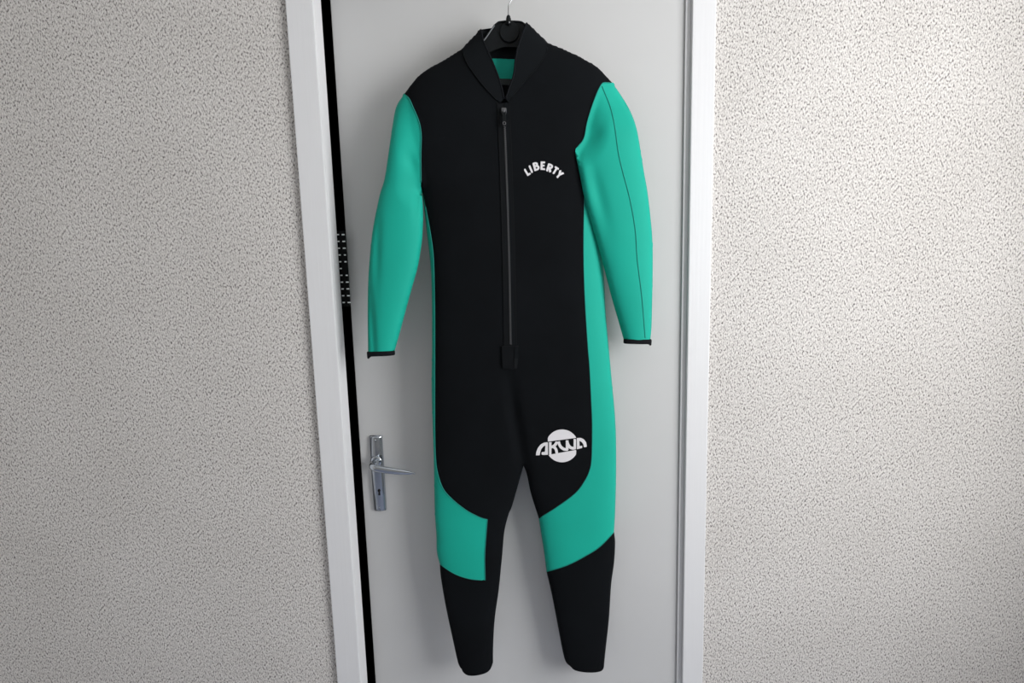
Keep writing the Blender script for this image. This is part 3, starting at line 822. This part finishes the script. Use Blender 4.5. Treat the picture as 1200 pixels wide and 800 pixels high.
# emblem: disc cut by a slanted band with four letter shapes
def Z(P): return [(620+a/14.55, 495+b/14.55) for a, b in P]
emb = empty('emblem', (0, 0, 0)); keep(emb, suit)
def ep(name, polys, m=None, off=.0006):
    o = prt(name, polys, m or M['white'], off); o.parent = emb; return o
cx, cy, R_ = 562, 394, 279
def circ(a0, a1, n=30): return [(cx+R_*math.cos(math.radians(t)), cy+R_*math.sin(math.radians(t))) for t in np.linspace(a0, a1, n)]
up_ = [(320, 322), (320, 275)] + circ(211, 329) + [(803, 258)]
ep('disc_segment', [Z(up_)])
lo_ = [(333, 548)] + circ(147, 31) + [(803, 462)]
ep('disc_segment', [Z(lo_)])
ep('letter', [Z([(116, 554), (122, 500), (148, 432), (195, 372), (250, 340), (322, 331), (322, 546), (213, 548), (212, 500), (272, 497), (277, 383), (240, 408), (208, 450), (190, 500), (182, 554)])])
KW = [[(339, 332), (383, 329), (380, 541), (341, 545)],
      stroke([(372, 418), (420, 400), (455, 365), (474, 322)], 46), stroke([(400, 402), (440, 425), (464, 465), (473, 524)], 46)]
ep('letter', [Z(p) for p in KW])
WW = [stroke([(503, 318), (514, 370), (545, 420), (592, 452), (665, 460)], 48), stroke([(648, 300), (650, 460)], 46),
      stroke([(650, 330), (668, 385), (705, 425), (745, 436), (790, 430)], 48), stroke([(780, 276), (780, 455)], 42)]
ep('letter', [Z(p) for p in WW])
ep('letter', [Z([(813, 262), (880, 258), (935, 283), (973, 335), (986, 412), (934, 420), (926, 370), (897, 328), (856, 306), (861, 400), (906, 390), (906, 430), (815, 452)])])

# ------------------------------------------------------------------ hanger
YH = YB
hc = at(597, 36, YH)
han = empty('coat_hanger', (hc.x, YH, hc.z), 'black plastic coat hanger with steel hook inside the wetsuit collar', 'hanger')
# shaped body: flat shoulder board
top = [(566, 48), (570, 43.5), (575, 36), (579, 29.5), (584, 26), (590, 25), (604, 25), (611, 25.5), (616, 29), (622, 38), (632, 52), (650, 65), (680, 82), (697, 97)]
bot = [(693, 108), (675, 98), (650, 84), (630, 73), (615, 62), (604, 56), (590, 56), (578, 60), (560, 70), (540, 82), (515, 95), (497, 105), (491, 108), (489, 103), (510, 89), (535, 74), (552, 64), (560, 56)]
poly = [xz(a, b, YH) for a, b in top+bot]
poly = resample(poly+[poly[0]], .006)[:-1]
vs, fs = triangulate(poly, .01); n = len(vs)
bm = bmesh.new()
bf = [bm.verts.new((p[0], YH-.004, p[1])) for p in vs]; bb_ = [bm.verts.new((p[0], YH+.004, p[1])) for p in vs]
for f in fs: bm.faces.new([bf[i] for i in f]); bm.faces.new([bb_[i] for i in reversed(f)])
for e in [e for e in bm.edges if len(e.link_faces) == 1 and e.verts[0] in set(bf)]:
    i, j = bf.index(e.verts[0]), bf.index(e.verts[1]); bm.faces.new((bf[i], bf[j], bb_[j], bb_[i]))
keep(bm_obj('shoulder_board', bm, M['plastic'], None), han)
# raised rim along the upper left edge, coloured lighter than the board
pts = [Vector((*at(a, b, YH-.005),)) for a, b in crom([(566, 48.5), (570, 43.5), (575, 36), (579.5, 29.5)], 6)]
o = keep(tube('rim', pts, .0015, M['plasticL'], None, 8), han); o['label'] = 'pale edge of the hanger'
pts = [at(a, b, YH-.005) for a, b in crom([(579.5, 29.5), (584, 26.5), (590, 25.3), (604, 25.3), (611, 26), (616, 29.5)], 6)]
keep(tube('rim', pts, .0016, M['plastic'], None, 8), han)
# round boss plate
c = at(597, 37.6, YH-.006); v, f = loft([(c.x, YH-.003, c.z), (c.x, YH-.0072, c.z), (c.x, YH-.0082, c.z)], [(.0198, .0198), (.0198, .0198), (.0186, .0186)], 40)
keep(mesh_obj('round_boss', v, f, M['plastic']), han)
# hook: socket and steel wire
a = at(596, 26.5, YH-.010); b = at(595.7, 17.8, YH-.010)
v, f = loft([(a.x, YH-.010, a.z-.004), (a.x, YH-.010, a.z), ((a.x+b.x)/2, YH-.010, (a.z+b.z)/2), (b.x, YH-.010, b.z-.002), (b.x, YH-.010, b.z)], [(.0045, .0045), (.0052, .0052), (.0050, .0050), (.0036, .0036), (.0018, .0018)], 16, side=Vector((0, 1, 0)))
keep(mesh_obj('hook_socket', v, f, M['plastic'], None, True), han)
YK = YH-.010
h0 = at(595.6, 20, YK); h1 = at(595.8, 8, YK); h2 = at(597, 4.5, YK); h3 = at(600, -1, YK)
rr = .028; hcx, hcz = h0.x-.004, h3.z+.028
path = [h0, h1, h2, h3]
for t in np.linspace(-42, 195, 24):
    path.append(Vector((hcx+rr*math.cos(math.radians(t)), YK, hcz+rr*math.sin(math.radians(t)))))
pp = [Vector(q) for q in resample(crom([np.array(p) for p in path], 4), .003)]
keep(tube('hook', pp, .0013, M['wire'], None, 10), han)
# short metal tongue showing below the socket
pp = [at(596.6, 25.5, YH-.0155), at(597, 30, YH-.0095)]
keep(tube('hook_tongue', pp, .0008, M['wire'], None, 8), han)
# peg on the door that carries the hook (just above the picture)
pz = hcz+rr-.0038; pxx = hcx
dy = door_y(pxx)
peg = bpy.data.objects.new('door_peg', None); C.objects.link(peg); peg.parent = door; peg.location = DMI @ Vector((pxx, dy, pz))
pm = Matrix.Translation(-Vector(peg.location))
v, f = loft([(pxx, dy, pz), (pxx, dy-.006, pz)], [(.009, .009)]*2, 20)
mesh_obj('peg_base', [pm @ (DMI @ Vector(p)) for p in v], f, M['chrome'], peg)
v, f = loft([(pxx, dy-.005, pz), (pxx, YK-.004, pz), (pxx, YK-.006, pz+.001), (pxx, YK-.012, pz+.003)], [(.0022, .0022), (.0022, .0022), (.0034, .0034), (.0030, .0030)], 14)
mesh_obj('peg_pin', [pm @ (DMI @ Vector(p)) for p in v], f, M['chrome'], peg, True)
